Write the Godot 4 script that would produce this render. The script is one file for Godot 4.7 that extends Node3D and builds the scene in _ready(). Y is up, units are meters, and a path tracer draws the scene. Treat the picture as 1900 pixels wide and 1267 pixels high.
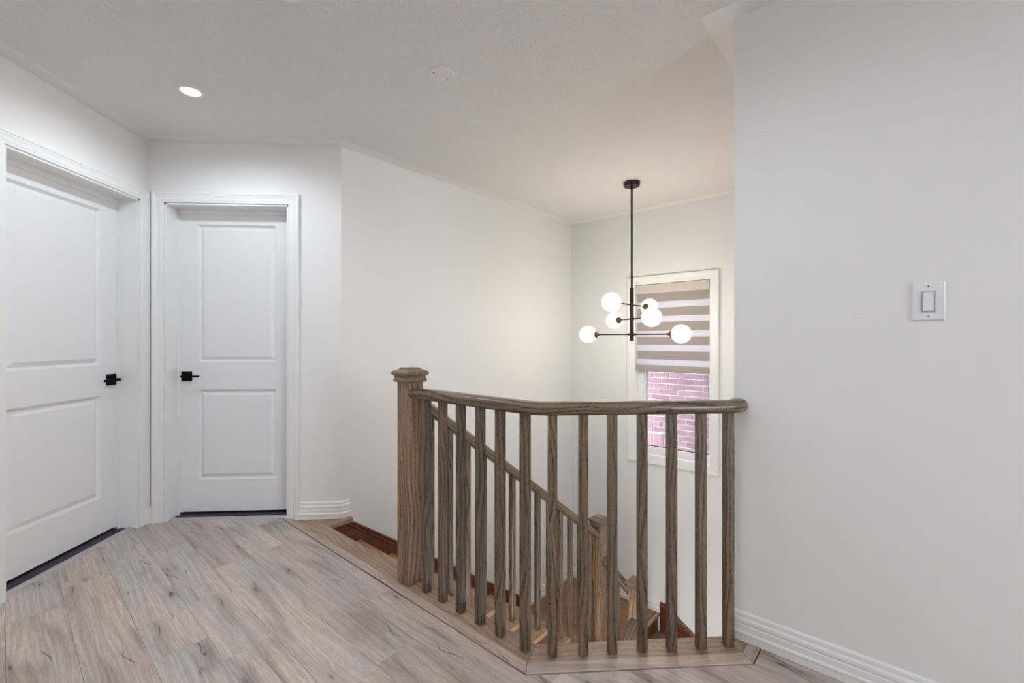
extends Node3D
# Upper hall of a house: two white doors, an oak balustrade round a stair well, a globe chandelier and a window.
# Plan: the left and back walls lie along z and x; the stair well is turned by 45 degrees.
# u runs along the stair wall (away, to the right), v across it (towards the right-hand wall).

const S2 := 0.70710678
const CEIL := 2.44
const XL := -2.148      # left wall
const ZB := -3.017      # back wall with the second door
const VC := -2.793      # long stair wall
const UD := 4.18        # window wall
const VE := -0.512      # right side of the stair well
const UR := 1.915       # right-hand wall
const ZF := 2.6         # wall behind the camera
const FX0 := 2.5       # window behind the camera
const FX1 := 4.4
const FY0 := 0.85
const FY1 := 1.98
const RISE := 0.181
const RUN := 0.252
const U1 := 1.332       # first riser
const UN := 1.312       # line of the balustrade
const VN := -1.814      # line of the stair rail
const LAND := -1.448
const LAND2 := -1.81
const LOW := -2.896

var M := {}
var rng := RandomNumberGenerator.new()
var used := {}


func _ready() -> void:
	rng.seed = 71
	view_and_light()
	materials()
	shell()
	hall_floor()
	door_one()
	door_two()
	baseboards()
	window_and_outside()
	staircase()
	balustrade()
	stair_rail()
	chandelier()
	blind()
	small_things()


# ---------------------------------------------------------------- camera, sky, light
func view_and_light() -> void:
	var cam := Camera3D.new()
	cam.name = "camera"
	cam.position = Vector3(0, 1.172, 0)
	cam.rotation.y = deg_to_rad(-3.68)
	cam.projection = Camera3D.PROJECTION_FRUSTUM
	cam.near = 0.05
	cam.far = 60.0
	cam.size = 2.0 * cam.near * 633.5 / 832.02
	cam.frustum_offset = Vector2(0, -3.64 / 832.02 * cam.near)
	add_child(cam)
	cam.current = true
	var e := Environment.new()
	e.background_mode = Environment.BG_COLOR
	e.background_color = Color(0.945, 0.96, 1.0)
	e.background_energy_multiplier = 16.0
	e.tonemap_mode = Environment.TONE_MAPPER_LINEAR
	e.tonemap_exposure = 1.02
	e.sdfgi_enabled = true
	e.ssao_enabled = true
	e.ssil_enabled = true
	var w := WorldEnvironment.new()
	w.name = "world"
	w.environment = e
	add_child(w)


# ---------------------------------------------------------------- helpers: nodes
func numbered(n: String) -> String:
	if not used.has(n):
		used[n] = 0
		return n
	used[n] += 1
	return "%s_%03d" % [n, used[n]]


func thing(called: String, label: String, category: String, group := "", turn := 0.0, kind := "") -> Node3D:
	var o := Node3D.new()
	o.name = numbered(called)
	add_child(o)
	o.rotation.y = turn
	o.set_meta("label", label)
	if category != "":
		o.set_meta("category", category)
	if group != "":
		o.set_meta("group", group)
	if kind != "":
		o.set_meta("kind", kind)
	return o


func obj(called: String, st: SurfaceTool, m: Material, parent: Node = null) -> MeshInstance3D:
	st.generate_normals()
	return inst(called, st.commit(), m, parent)


func inst(called: String, mesh: Mesh, m: Material, parent: Node = null) -> MeshInstance3D:
	var o := MeshInstance3D.new()
	o.mesh = mesh
	o.material_override = m
	if parent == null:
		o.name = numbered(called)
		add_child(o, true)
	else:
		o.name = called
		parent.add_child(o, true)
	return o


func struct(called: String, label: String, st: SurfaceTool, m: Material) -> MeshInstance3D:
	var o := obj(called, st, m)
	o.set_meta("kind", "structure")
	o.set_meta("label", label)
	return o


func rebase(o: Node3D, base: Vector3) -> void:
	o.position += o.basis * base
	for c in o.get_children():
		c.position -= base


func mb() -> SurfaceTool:
	var st := SurfaceTool.new()
	st.begin(Mesh.PRIMITIVE_TRIANGLES)
	return st


func rv() -> Vector2:
	return Vector2(rng.randf() * 3.0, rng.randf() * 3.0)


func P(u: float, v: float, y := 0.0) -> Vector3:
	return Vector3((u + v) * S2, y, (v - u) * S2)


func P2(u: float, v: float) -> Vector2:
	return Vector2((u + v) * S2, (v - u) * S2)


# ---------------------------------------------------------------- helpers: shapes
func tri(st: SurfaceTool, a: Vector3, b: Vector3, c: Vector3, ua: Vector2, ub: Vector2, uc: Vector2) -> void:
	st.set_uv(ua)
	st.add_vertex(a)
	st.set_uv(ub)
	st.add_vertex(b)
	st.set_uv(uc)
	st.add_vertex(c)


func quad(st: SurfaceTool, a: Vector3, b: Vector3, c: Vector3, d: Vector3, uo := Vector2.ZERO) -> void:
	st.set_smooth_group(-1)
	var w := a.distance_to(b)
	var h := a.distance_to(d)
	tri(st, a, b, c, uo, uo + Vector2(w, 0), uo + Vector2(w, h))
	tri(st, a, c, d, uo, uo + Vector2(w, h), uo + Vector2(0, h))


func centre(r: PackedVector3Array) -> Vector3:
	var s := Vector3.ZERO
	for p in r:
		s += p
	return s / r.size()


# rings of points joined one after the other; texture coordinates in metres: x along, y around
func loft(st: SurfaceTool, rings: Array, closed := true, caps := true, uo := Vector2.ZERO, smooth := false) -> void:
	var base := 0.0
	for i in rings.size() - 1:
		var r0: PackedVector3Array = rings[i]
		var r1: PackedVector3Array = rings[i + 1]
		var c0 := centre(r0)
		var c1 := centre(r1)
		var t := (c1 - c0).normalized()
		st.set_smooth_group(1 if smooth else -1)
		var n := r0.size()
		var acc := 0.0
		for j in (n if closed else n - 1):
			var k := (j + 1) % n
			var w := maxf(r0[j].distance_to(r0[k]), r1[j].distance_to(r1[k]))
			var ua := uo + Vector2(base + (r0[j] - c0).dot(t), acc)
			var ub := uo + Vector2(base + (r0[k] - c0).dot(t), acc + w)
			var uc := uo + Vector2(base + (r1[k] - c0).dot(t), acc + w)
			var ud := uo + Vector2(base + (r1[j] - c0).dot(t), acc)
			tri(st, r0[j], r0[k], r1[k], ua, ub, uc)
			tri(st, r0[j], r1[k], r1[j], ua, uc, ud)
			acc += w
		base += c0.distance_to(c1)
	if caps:
		cap(st, rings[0], true, uo)
		cap(st, rings[rings.size() - 1], false, uo)


func cap(st: SurfaceTool, r: PackedVector3Array, flip: bool, uo := Vector2.ZERO) -> void:
	st.set_smooth_group(-1)
	var ex := (r[1] - r[0]).normalized()
	var nn := Vector3.ZERO
	for j in range(1, r.size() - 1):
		nn += (r[j] - r[0]).cross(r[j + 1] - r[0])
	if nn.length() < 1e-12:
		return
	var ey := nn.normalized().cross(ex)
	for j in range(1, r.size() - 1):
		var a := r[0]
		var b := r[j] if not flip else r[j + 1]
		var c := r[j + 1] if not flip else r[j]
		tri(st, a, c, b, uo, uo + Vector2((c - a).dot(ex), (c - a).dot(ey)), uo + Vector2((b - a).dot(ex), (b - a).dot(ey)))


# a box with chamfered edges; the grain runs along the given axis
func box(st: SurfaceTool, lo: Vector3, hi: Vector3, bev := 0.0, axis := 1, uo := Vector2.ZERO) -> void:
	var c := (lo + hi) / 2.0
	var h := (hi - lo).abs() / 2.0
	var a1 := (axis + 1) % 3
	var a2 := (axis + 2) % 3
	var rings := []
	var cuts := [[-h[axis], bev], [-h[axis] + bev, 0.0], [h[axis] - bev, 0.0], [h[axis], bev]] if bev > 0.0 else [[-h[axis], 0.0], [h[axis], 0.0]]
	for k in cuts:
		var r := PackedVector3Array()
		var p: float = h[a1] - k[1]
		var q: float = h[a2] - k[1]
		var pts := []
		if bev > 0.0:
			var b := bev
			pts = [[-p + b, -q], [p - b, -q], [p, -q + b], [p, q - b], [p - b, q], [-p + b, q], [-p, q - b], [-p, -q + b]]
		else:
			pts = [[-p, -q], [p, -q], [p, q], [-p, q]]
		for xy in pts:
			var v := Vector3.ZERO
			v[axis] = k[0]
			v[a1] = xy[0]
			v[a2] = xy[1]
			r.append(c + v)
		rings.append(r)
	loft(st, rings, true, true, uo)


func inset(poly: PackedVector2Array, d: float) -> PackedVector2Array:
	var out := PackedVector2Array()
	var n := poly.size()
	var s := -1.0 if Geometry2D.is_polygon_clockwise(poly) else 1.0
	for i in n:
		var p := poly[i]
		var t0 := (p - poly[(i + n - 1) % n]).normalized()
		var t1 := (poly[(i + 1) % n] - p).normalized()
		var n0 := Vector2(-t0.y, t0.x) * s
		var n1 := Vector2(-t1.y, t1.x) * s
		out.append(p + (n0 + n1) / maxf(0.2, 1.0 + n0.dot(n1)) * d)
	return out


# an upright prism over a plan polygon (x, z)
func prism(st: SurfaceTool, poly: PackedVector2Array, y0: float, y1: float, bev := 0.0, ax := Vector2(1, 0), uo := Vector2.ZERO) -> void:
	st.set_smooth_group(-1)
	var top := inset(poly, bev) if bev > 0.0 else poly
	var ay := Vector2(-ax.y, ax.x)
	var idx := Geometry2D.triangulate_polygon(top)
	for i in range(0, idx.size(), 3):
		var p := [top[idx[i]], top[idx[i + 1]], top[idx[i + 2]]]
		if (p[1] - p[0]).cross(p[2] - p[0]) < 0.0:
			p = [p[0], p[2], p[1]]
		var uvs := []
		for q in p:
			uvs.append(uo + Vector2(q.dot(ax), q.dot(ay)))
		tri(st, Vector3(p[0].x, y1, p[0].y), Vector3(p[1].x, y1, p[1].y), Vector3(p[2].x, y1, p[2].y), uvs[0], uvs[1], uvs[2])
		if y0 < y1:
			tri(st, Vector3(p[0].x, y0, p[0].y), Vector3(p[2].x, y0, p[2].y), Vector3(p[1].x, y0, p[1].y), uvs[0], uvs[2], uvs[1])
	var n := poly.size()
	var cw := Geometry2D.is_polygon_clockwise(poly)
	for i in n:
		var a := poly[i]
		var b := poly[(i + 1) % n]
		var ta := top[i]
		var tb := top[(i + 1) % n]
		if cw:
			var s := a
			a = b
			b = s
			s = ta
			ta = tb
			tb = s
		var w := absf((b - a).dot(ax)) + absf((b - a).dot(ay))
		var o := uo + Vector2(a.dot(ax), a.dot(ay))
		quad(st, Vector3(b.x, y0, b.y), Vector3(a.x, y0, a.y), Vector3(a.x, y1 - bev, a.y), Vector3(b.x, y1 - bev, b.y), o)
		if bev > 0.0:
			quad(st, Vector3(b.x, y1 - bev, b.y), Vector3(a.x, y1 - bev, a.y), Vector3(ta.x, y1, ta.y), Vector3(tb.x, y1, tb.y), o + Vector2(w * 0.0, 0.01))


# rings of a profile (side, up) carried along a path with mitred corners
func sweep_rings(path: Array, up: Vector3, profile: Array, closed := false) -> Array:
	var rings := []
	var n := path.size()
	for i in n:
		var p: Vector3 = path[i]
		var tin: Vector3 = (p - path[(i + n - 1) % n])
		var tout: Vector3 = (path[(i + 1) % n] - p)
		if not closed and i == 0:
			tin = tout
		if not closed and i == n - 1:
			tout = tin
		var s0 := tin.cross(up).normalized()
		var s1 := tout.cross(up).normalized()
		var m := (s0 + s1) / (1.0 + s0.dot(s1))
		var r := PackedVector3Array()
		for q in profile:
			r.append(p + m * q[0] + up * q[1])
		rings.append(r)
	if closed:
		rings.append(rings[0])
	return rings


func lathe(st: SurfaceTool, prof: Array, at: Vector3, dir := Vector3.UP, seg := 24, smooth := true, caps := true) -> void:
	var ex := dir.cross(Vector3.RIGHT if absf(dir.x) < 0.8 else Vector3.FORWARD).normalized()
	var ey := dir.cross(ex).normalized()
	var rings := []
	for q in prof:
		var r := PackedVector3Array()
		for k in seg:
			var a := TAU * k / seg
			r.append(at + dir * q[1] + (ex * cos(a) + ey * sin(a)) * q[0])
		rings.append(r)
	loft(st, rings, true, caps, Vector2.ZERO, smooth)


func tube(st: SurfaceTool, a: Vector3, b: Vector3, r: float, seg := 16) -> void:
	lathe(st, [[r, 0.0], [r, a.distance_to(b)]], a, (b - a).normalized(), seg)


# ---------------------------------------------------------------- materials
func mat(c: Color, rough := 0.5, spec := 0.5) -> StandardMaterial3D:
	var m := StandardMaterial3D.new()
	m.albedo_color = c
	m.roughness = rough
	m.metallic_specular = spec
	return m


func noise(sd: int, f: float, oct := 3) -> FastNoiseLite:
	var n := FastNoiseLite.new()
	n.seed = sd
	n.noise_type = FastNoiseLite.TYPE_SIMPLEX_SMOOTH
	n.frequency = f
	n.fractal_octaves = oct
	return n


func noise_tex(sd: int, f: float, size := 512, oct := 3, c0 := Color.BLACK, c1 := Color.WHITE) -> NoiseTexture2D:
	var t := NoiseTexture2D.new()
	t.noise = noise(sd, f, oct)
	t.width = size
	t.height = size
	t.seamless = true
	if c0 != Color.BLACK or c1 != Color.WHITE:
		var g := Gradient.new()
		g.set_color(0, c0)
		g.set_color(1, c1)
		t.color_ramp = g
	return t


# straight-grained oak, x along the grain, values to be tinted; 1.2 m by 0.6 m; edges cross-faded so that it repeats
func oak_value(n: Array, x: float, y: float, ring: float) -> float:
	var wave: float = n[0].get_noise_2d(x * 1.5, y * 6.0)
	var band := 0.5 + 0.5 * sin(y * 260.0 + wave * 10.0)
	var g: float = n[1].get_noise_2d(x * 9.0, y * 420.0)
	var p: float = n[2].get_noise_2d(x * 45.0, y * 900.0)
	var v := 0.84 + 0.10 * wave - ring * pow(band, 3.0) + (0.05 + 0.4 * ring) * g
	if p > 0.32:
		v -= (p - 0.32) * (0.3 + 0.8 * band) * (0.3 + 3.5 * ring)
	return v


func oak_image(sd: int, ring: float) -> ImageTexture:
	var w := 1024
	var h := 512
	var data := PackedByteArray()
	data.resize(w * h * 3)
	var n := [noise(sd, 1.0, 2), noise(sd + 2, 1.0, 2), noise(sd + 6, 1.0, 1)]
	for y in h:
		var fy := y * 0.6 / h
		var ky := smoothstep(0.88, 1.0, float(y) / h)
		for x in w:
			var fx := x * 1.2 / w
			var kx := smoothstep(0.88, 1.0, float(x) / w)
			var v := oak_value(n, fx, fy, ring)
			if kx > 0.0:
				v = lerpf(v, oak_value(n, fx - 1.2, fy, ring), kx)
			if ky > 0.0:
				var v2 := oak_value(n, fx, fy - 0.6, ring)
				if kx > 0.0:
					v2 = lerpf(v2, oak_value(n, fx - 1.2, fy - 0.6, ring), kx)
				v = lerpf(v, v2, ky)
			v = clampf(v, 0.12, 1.0)
			var i := (y * w + x) * 3
			data[i] = int(255.0 * v)
			data[i + 1] = int(255.0 * clampf(v * 0.985 + 0.005, 0, 1))
			data[i + 2] = int(255.0 * clampf(v * 0.96 + 0.012, 0, 1))
	return ImageTexture.create_from_image(Image.create_from_data(w, h, false, Image.FORMAT_RGB8, data))


# weathered greige oak laminate with knots and checks; x along the grain; 2.4 m by 1.2 m
func laminate_image() -> ImageTexture:
	var w := 1536
	var h := 768
	var px := w / 2.4
	var data := PackedByteArray()
	data.resize(w * h * 3)
	var r := RandomNumberGenerator.new()
	r.seed = 11
	var knots := []
	for k in 22:
		knots.append([r.randf() * 2.4, r.randf() * 1.2, r.randf_range(0.004, 0.009), r.randf_range(0.5, 1.0)])
	var big := noise(21, 1.0, 3)
	var tone := noise(22, 1.0, 3)
	var fine := noise(23, 1.0, 2)
	var streak := noise(24, 1.0, 3)
	var light := Color(0.795, 0.735, 0.692)
	var grey := Color(0.725, 0.690, 0.668)
	var brown := Color(0.610, 0.540, 0.498)
	for y in h:
		var fy := y / px
		var near := []
		for q in knots:
			if absf(q[1] - fy) < 0.07:
				near.append(q)
		for x in w:
			var fx := x / px
			var sy := fy
			var dark := 0.0
			for q in near:
				var dx: float = (fx - q[0]) * 0.33
				var dy: float = fy - q[1]
				var d2: float = dx * dx + dy * dy
				var k2: float = q[2] * q[2]
				if d2 < k2 * 60.0:
					sy += dy * exp(-d2 / (k2 * 14.0)) * 1.1
					dark += q[3] * (exp(-d2 / (k2 * 0.5)) * 0.55 + 0.16 * exp(-d2 / (k2 * 16.0)))
			var warp := big.get_noise_2d(fx * 0.7, sy * 4.0)
			var b := tone.get_noise_2d(fx * 1.5, sy * 10.0 + warp * 0.8)
			var s := streak.get_noise_2d(fx * 1.6, sy * 75.0 + warp * 2.0)
			var f := fine.get_noise_2d(fx * 14.0, sy * 300.0)
			var c := light.lerp(grey, clampf(0.45 + warp * 1.1, 0, 1))
			c = c.lerp(brown, clampf(b * 1.8 - 0.10, 0, 1) * 0.66)
			var v := 1.0 + 0.13 * s + 0.10 * f - dark * (0.9 + 0.9 * f)
			var i := (y * w + x) * 3
			data[i] = int(255.0 * clampf(c.r * v, 0.1, 1))
			data[i + 1] = int(255.0 * clampf(c.g * v, 0.09, 1))
			data[i + 2] = int(255.0 * clampf(c.b * v, 0.08, 1))
	# checks: thin dark lines that wander along the grain
	for k in 38:
		var q: Array = knots[k % knots.size()]
		var x: float = (q[0] + r.randf_range(-0.02, 0.04)) * px
		var y: float = (q[1] + r.randf_range(-0.012, 0.012)) * px
		if k >= 22:
			x = r.randf() * w
			y = r.randf() * h
		var dir := 1.0 if r.randf() < 0.5 else -1.0
		var slope := r.randf_range(-0.2, 0.2)
		var steps := r.randi_range(25, 120)
		for s in steps:
			var depth := 0.72 * sin(PI * (s + 1.0) / (steps + 1.0)) * r.randf_range(0.5, 1.0)
			for dy in 3:
				var i := (posmod(int(y) + dy, h) * w + posmod(int(x), w)) * 3
				for ch in 3:
					data[i + ch] = int(data[i + ch] * (1.0 - depth * (1.0 if dy == 1 else 0.45)))
			x += dir
			slope = clampf(slope + r.randf_range(-0.12, 0.12), -0.4, 0.4)
			y += slope
	return ImageTexture.create_from_image(Image.create_from_data(w, h, false, Image.FORMAT_RGB8, data))


func wood(tex: Texture2D, c: Color, sx: float, sy: float, rough: float, spec := 0.5) -> StandardMaterial3D:
	var m := mat(c, rough, spec)
	m.albedo_texture = tex
	m.uv1_scale = Vector3(sx, sy, 1)
	return m


func materials() -> void:
	var roller := noise_tex(31, 0.35, 512, 2)
	var stipple := noise_tex(32, 0.11, 512, 3)
	M.wall = mat(Color(0.932, 0.93, 0.925), 0.62, 0.35)
	M.wall.heightmap_enabled = true
	M.wall.heightmap_texture = roller
	M.wall.heightmap_scale = 0.03
	M.wall.uv1_triplanar = true
	M.wall.uv1_world_triplanar = true
	M.wall.uv1_scale = Vector3(2, 2, 2)
	M.ceiling = mat(Color(0.915, 0.905, 0.89), 0.85, 0.2)
	M.ceiling.heightmap_enabled = true
	M.ceiling.heightmap_texture = stipple
	M.ceiling.heightmap_scale = 0.4
	M.ceiling.uv1_triplanar = true
	M.ceiling.uv1_world_triplanar = true
	M.ceiling.uv1_scale = Vector3(2.2, 2.2, 2.2)
	M.border = mat(Color(0.93, 0.92, 0.905), 0.7, 0.3)
	M.cover = mat(Color(0.905, 0.89, 0.88), 0.5, 0.4)
	M.trim = mat(Color(0.935, 0.935, 0.93), 0.38, 0.5)
	M.door = mat(Color(0.925, 0.925, 0.925), 0.42, 0.5)
	M.black = mat(Color(0.012, 0.012, 0.02), 0.55, 0.25)
	M.bronze = mat(Color(0.19, 0.115, 0.095), 0.42, 0.5)
	M.bronze.metallic = 0.4
	M.brass = mat(Color(0.42, 0.32, 0.24), 0.4, 0.5)
	M.brass.metallic = 0.5
	M.steel = mat(Color(0.80, 0.80, 0.83), 0.28, 0.5)
	M.steel.metallic = 0.9
	M.plastic = mat(Color(0.93, 0.93, 0.935), 0.3, 0.5)
	M.screw = mat(Color(0.35, 0.34, 0.33), 0.5, 0.5)
	M.vinyl = mat(Color(0.93, 0.935, 0.95), 0.35, 0.5)
	M.gasket = mat(Color(0.03, 0.03, 0.035), 0.6)
	M.glass = mat(Color(0.97, 0.98, 1.0, 0.04), 0.02, 0.5)
	M.glass.transparency = BaseMaterial3D.TRANSPARENCY_ALPHA
	var carpet := mat(Color(1, 1, 1), 1.0, 0.1)
	carpet.albedo_texture = noise_tex(41, 0.2, 256, 3, Color(0.16, 0.14, 0.17), Color(0.50, 0.46, 0.50))
	carpet.uv1_triplanar = true
	carpet.uv1_world_triplanar = true
	carpet.uv1_scale = Vector3(8, 8, 8)
	M.carpet = carpet
	var lam := laminate_image()
	M.planks = []
	for c in [Color(1, 1, 1), Color(0.96, 0.955, 0.95), Color(0.985, 0.97, 0.955), Color(0.93, 0.925, 0.925)]:
		M.planks.append(wood(lam, c, 1.0 / 2.4, 1.0 / 1.2, 0.40, 0.45))
	M.border_board = wood(lam, Color(0.93, 0.90, 0.87), 1.0 / 2.4, 1.0 / 1.2, 0.42, 0.45)
	var oak := oak_image(3, 0.22)
	var soft := oak_image(61, 0.10)
	M.rails = []
	for c in [Color(0.560, 0.478, 0.390), Color(0.525, 0.450, 0.370), Color(0.585, 0.495, 0.400), Color(0.520, 0.455, 0.385)]:
		M.rails.append(wood(oak, c, 1.0 / 1.2, 1.0 / 0.6, 0.27, 0.5))
	M.cap = wood(soft, Color(0.63, 0.54, 0.46), 1.0 / 1.2, 1.0 / 0.6, 0.32, 0.5)
	M.newel = wood(oak, Color(0.72, 0.585, 0.465), 1.0 / 1.2, 1.0 / 0.6, 0.40, 0.5)
	M.nosing = wood(soft, Color(0.765, 0.645, 0.555), 1.0 / 1.2, 1.0 / 0.6, 0.38, 0.5)
	M.treads = []
	for c in [Color(0.80, 0.645, 0.52), Color(0.76, 0.605, 0.485), Color(0.82, 0.665, 0.535)]:
		M.treads.append(wood(soft, c, 1.0 / 1.2, 1.0 / 0.6, 0.36, 0.5))
	M.landing = []
	for c in [Color(0.72, 0.53, 0.40), Color(0.69, 0.50, 0.375), Color(0.74, 0.545, 0.41)]:
		M.landing.append(wood(soft, c, 1.0 / 1.2, 1.0 / 0.6, 0.34, 0.5))
	M.skirt = wood(oak, Color(0.57, 0.315, 0.21), 1.0 / 1.2, 1.0 / 0.6, 0.34, 0.5)
	M.opaque = mat(Color(0.655, 0.622, 0.605), 0.9, 0.2)
	M.opaque.backlight_enabled = true
	M.opaque.backlight = Color(0.22, 0.20, 0.20)
	M.sheer = mat(Color(0.90, 0.925, 0.98, 0.75), 0.9, 0.1)
	M.sheer.transparency = BaseMaterial3D.TRANSPARENCY_ALPHA
	M.sheer.backlight_enabled = true
	M.sheer.backlight = Color(1.0, 1.0, 1.0)
	M.cassette = mat(Color(0.79, 0.765, 0.73), 0.6, 0.4)
	M.bottom_bar = mat(Color(0.65, 0.615, 0.60), 0.5, 0.4)
	M.mortar = mat(Color(0.57, 0.57, 0.595), 0.95, 0.1)
	M.bricks = []
	for c in [Color(0.440, 0.345, 0.365), Color(0.465, 0.370, 0.390), Color(0.420, 0.325, 0.352), Color(0.450, 0.365, 0.372)]:
		var b := mat(Color(1, 1, 1), 0.95, 0.1)
		b.albedo_texture = noise_tex(50 + M.bricks.size(), 0.03, 256, 4, c.darkened(0.10), c.lightened(0.10))
		b.uv1_triplanar = true
		b.uv1_world_triplanar = true
		b.uv1_scale = Vector3(3, 3, 3)
		M.bricks.append(b)
	M.subfloor = mat(Color(0.20, 0.17, 0.15), 0.95, 0.1)
	M.gravel = mat(Color(0.5, 0.49, 0.47), 1.0, 0.1)
	M.globe = mat(Color(0.95, 0.94, 0.92), 0.3, 0.5)
	M.globe.emission_enabled = true
	M.globe.emission = Color(1.0, 0.985, 0.95)
	M.globe.emission_energy_multiplier = 1.1
	M.lens = mat(Color(0.95, 0.95, 0.95), 0.4, 0.5)
	M.lens.emission_enabled = true
	M.lens.emission = Color(0.97, 0.985, 1.0)
	M.lens.emission_energy_multiplier = 3.0


# ---------------------------------------------------------------- room shell
func wall_uv(st: SurfaceTool, a: Vector2, b: Vector2, y0: float, y1: float) -> void:
	prism(st, PackedVector2Array([P2(a.x, a.y), P2(b.x, a.y), P2(b.x, b.y), P2(a.x, b.y)]), y0, y1)


func shell() -> void:
	var top := CEIL + 0.02
	# left wall with the niche of the first door
	var st := mb()
	var x0 := XL - 0.30
	box(st, Vector3(x0, -0.3, -2.15), Vector3(XL, top, ZF + 0.2))
	box(st, Vector3(x0, -0.3, ZB - 0.25), Vector3(XL, top, -2.945))
	box(st, Vector3(x0, 2.05, -2.945), Vector3(XL, top, -2.15))
	box(st, Vector3(x0, -0.3, -2.945), Vector3(XL - 0.2, 2.05, -2.15))
	struct("wall_left", "white painted left wall of the hall around the nearer door", st, M.wall)
	# back wall with the niche of the second door
	st = mb()
	var zo := ZB - 0.30
	var xc := VC / S2 - ZB
	var xo := (VC - 0.25) / S2 - zo
	box(st, Vector3(XL - 0.02, -0.3, zo), Vector3(-2.040, top, ZB))
	prism(st, PackedVector2Array([Vector2(-1.268, ZB), Vector2(xc, ZB), Vector2(xo, zo), Vector2(-1.268, zo)]), -0.3, top)
	box(st, Vector3(-2.040, 2.05, zo), Vector3(-1.268, top, ZB))
	box(st, Vector3(-2.040, -0.3, zo), Vector3(-1.268, 2.05, ZB - 0.2))
	struct("wall_back", "white painted wall around the farther door, facing the camera", st, M.wall)
	# long stair wall, window wall, right side of the well, right-hand wall
	st = mb()
	var uc := (xc - ZB) * S2
	var uo := (xo - zo) * S2
	prism(st, PackedVector2Array([P2(uc, VC), P2(UD + 0.25, VC), P2(UD + 0.25, VC - 0.25), P2(uo, VC - 0.25)]), LOW - 0.1, top)
	prism(st, PackedVector2Array([P2(-0.2, VC + 0.0), P2(uc, VC), P2(uo, VC - 0.25), P2(-0.2, VC - 0.25)]), LOW - 0.1, -0.3)
	struct("wall_stairside", "long cream wall running down beside the staircase", st, M.wall)
	st = mb()
	var wy0 := 0.035
	var wy1 := 1.722
	var wv0 := -2.043
	var wv1 := -1.308
	wall_uv(st, Vector2(UD, VC - 0.0), Vector2(UD + 0.25, wv0), LOW - 0.1, top)
	wall_uv(st, Vector2(UD, wv1), Vector2(UD + 0.25, VE + 0.25), LOW - 0.1, top)
	wall_uv(st, Vector2(UD, wv0), Vector2(UD + 0.25, wv1), LOW - 0.1, wy0)
	wall_uv(st, Vector2(UD, wv0), Vector2(UD + 0.25, wv1), wy1, top)
	struct("wall_window", "cream end wall of the stair well with the window", st, M.wall)
	st = mb()
	wall_uv(st, Vector2(UR, VE), Vector2(UD, VE + 0.15), LOW - 0.1, top)
	wall_uv(st, Vector2(-0.2, VE), Vector2(UR, VE + 0.15), LOW - 0.1, -0.3)
	struct("wall_well", "cream side wall of the stair well behind the right-hand wall", st, M.wall)
	st = mb()
	wall_uv(st, Vector2(UR, VE + 0.15), Vector2(UR + 0.15, 6.2), -0.3, top)
	struct("wall_right", "pale grey-white wall on the right with the light switch", st, M.wall)
	st = mb()
	box(st, Vector3(XL - 0.3, -0.3, ZF), Vector3(FX0, top, ZF + 0.2))
	box(st, Vector3(FX1, -0.3, ZF), Vector3(5.7, top, ZF + 0.2))
	box(st, Vector3(FX0, -0.3, ZF), Vector3(FX1, FY0, ZF + 0.2))
	box(st, Vector3(FX0, FY1, ZF), Vector3(FX1, top, ZF + 0.2))
	struct("wall_front", "white wall with a daylit window behind the camera", st, M.wall)
	# underside of the well
	st = mb()
	wall_uv(st, Vector2(-0.4, VC - 0.25), Vector2(UD + 0.25, VE + 0.25), LOW - 0.1, LOW)
	struct("floor_lower", "floor at the foot of the stairs", st, M.treads[1])
	st = mb()
	wall_uv(st, Vector2(-0.4, VC - 0.25), Vector2(-0.2, VE + 0.25), LOW, -0.28)
	struct("wall_lower", "white wall of the lower hall under the landing", st, M.wall)
	st = mb()
	prism(st, PackedVector2Array([P2(-0.2, VC), P2(U1 - 0.004, VC), P2(U1 - 0.004, -1.05), P2(1.75, VE), P2(-0.2, VE)]), -0.30, -0.281)
	struct("ceiling_lower", "white ceiling of the lower hall under the landing", st, M.border)
	# ceiling: stippled field with a smooth border along the walls
	st = mb()
	box(st, Vector3(XL - 0.35, CEIL, -5.6), Vector3(5.8, CEIL + 0.12, ZF + 0.25))
	var ce := struct("ceiling", "white stippled ceiling over hall and stair well", st, M.ceiling)
	var room := PackedVector2Array([Vector2(XL, ZB), Vector2(xc, ZB), P2(UD, VC), P2(UD, VE), P2(UR, VE), Vector2(UR / S2 + ZF, ZF), Vector2(XL, ZF)])
	var inner := inset(room, 0.1)
	for i in room.size():
		var j := (i + 1) % room.size()
		var s := mb()
		var y := CEIL - 0.0015
		prism(s, PackedVector2Array([room[i], room[j], inner[j], inner[i]]), y, CEIL)
		obj("smooth_border", s, M.border, ce)


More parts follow.
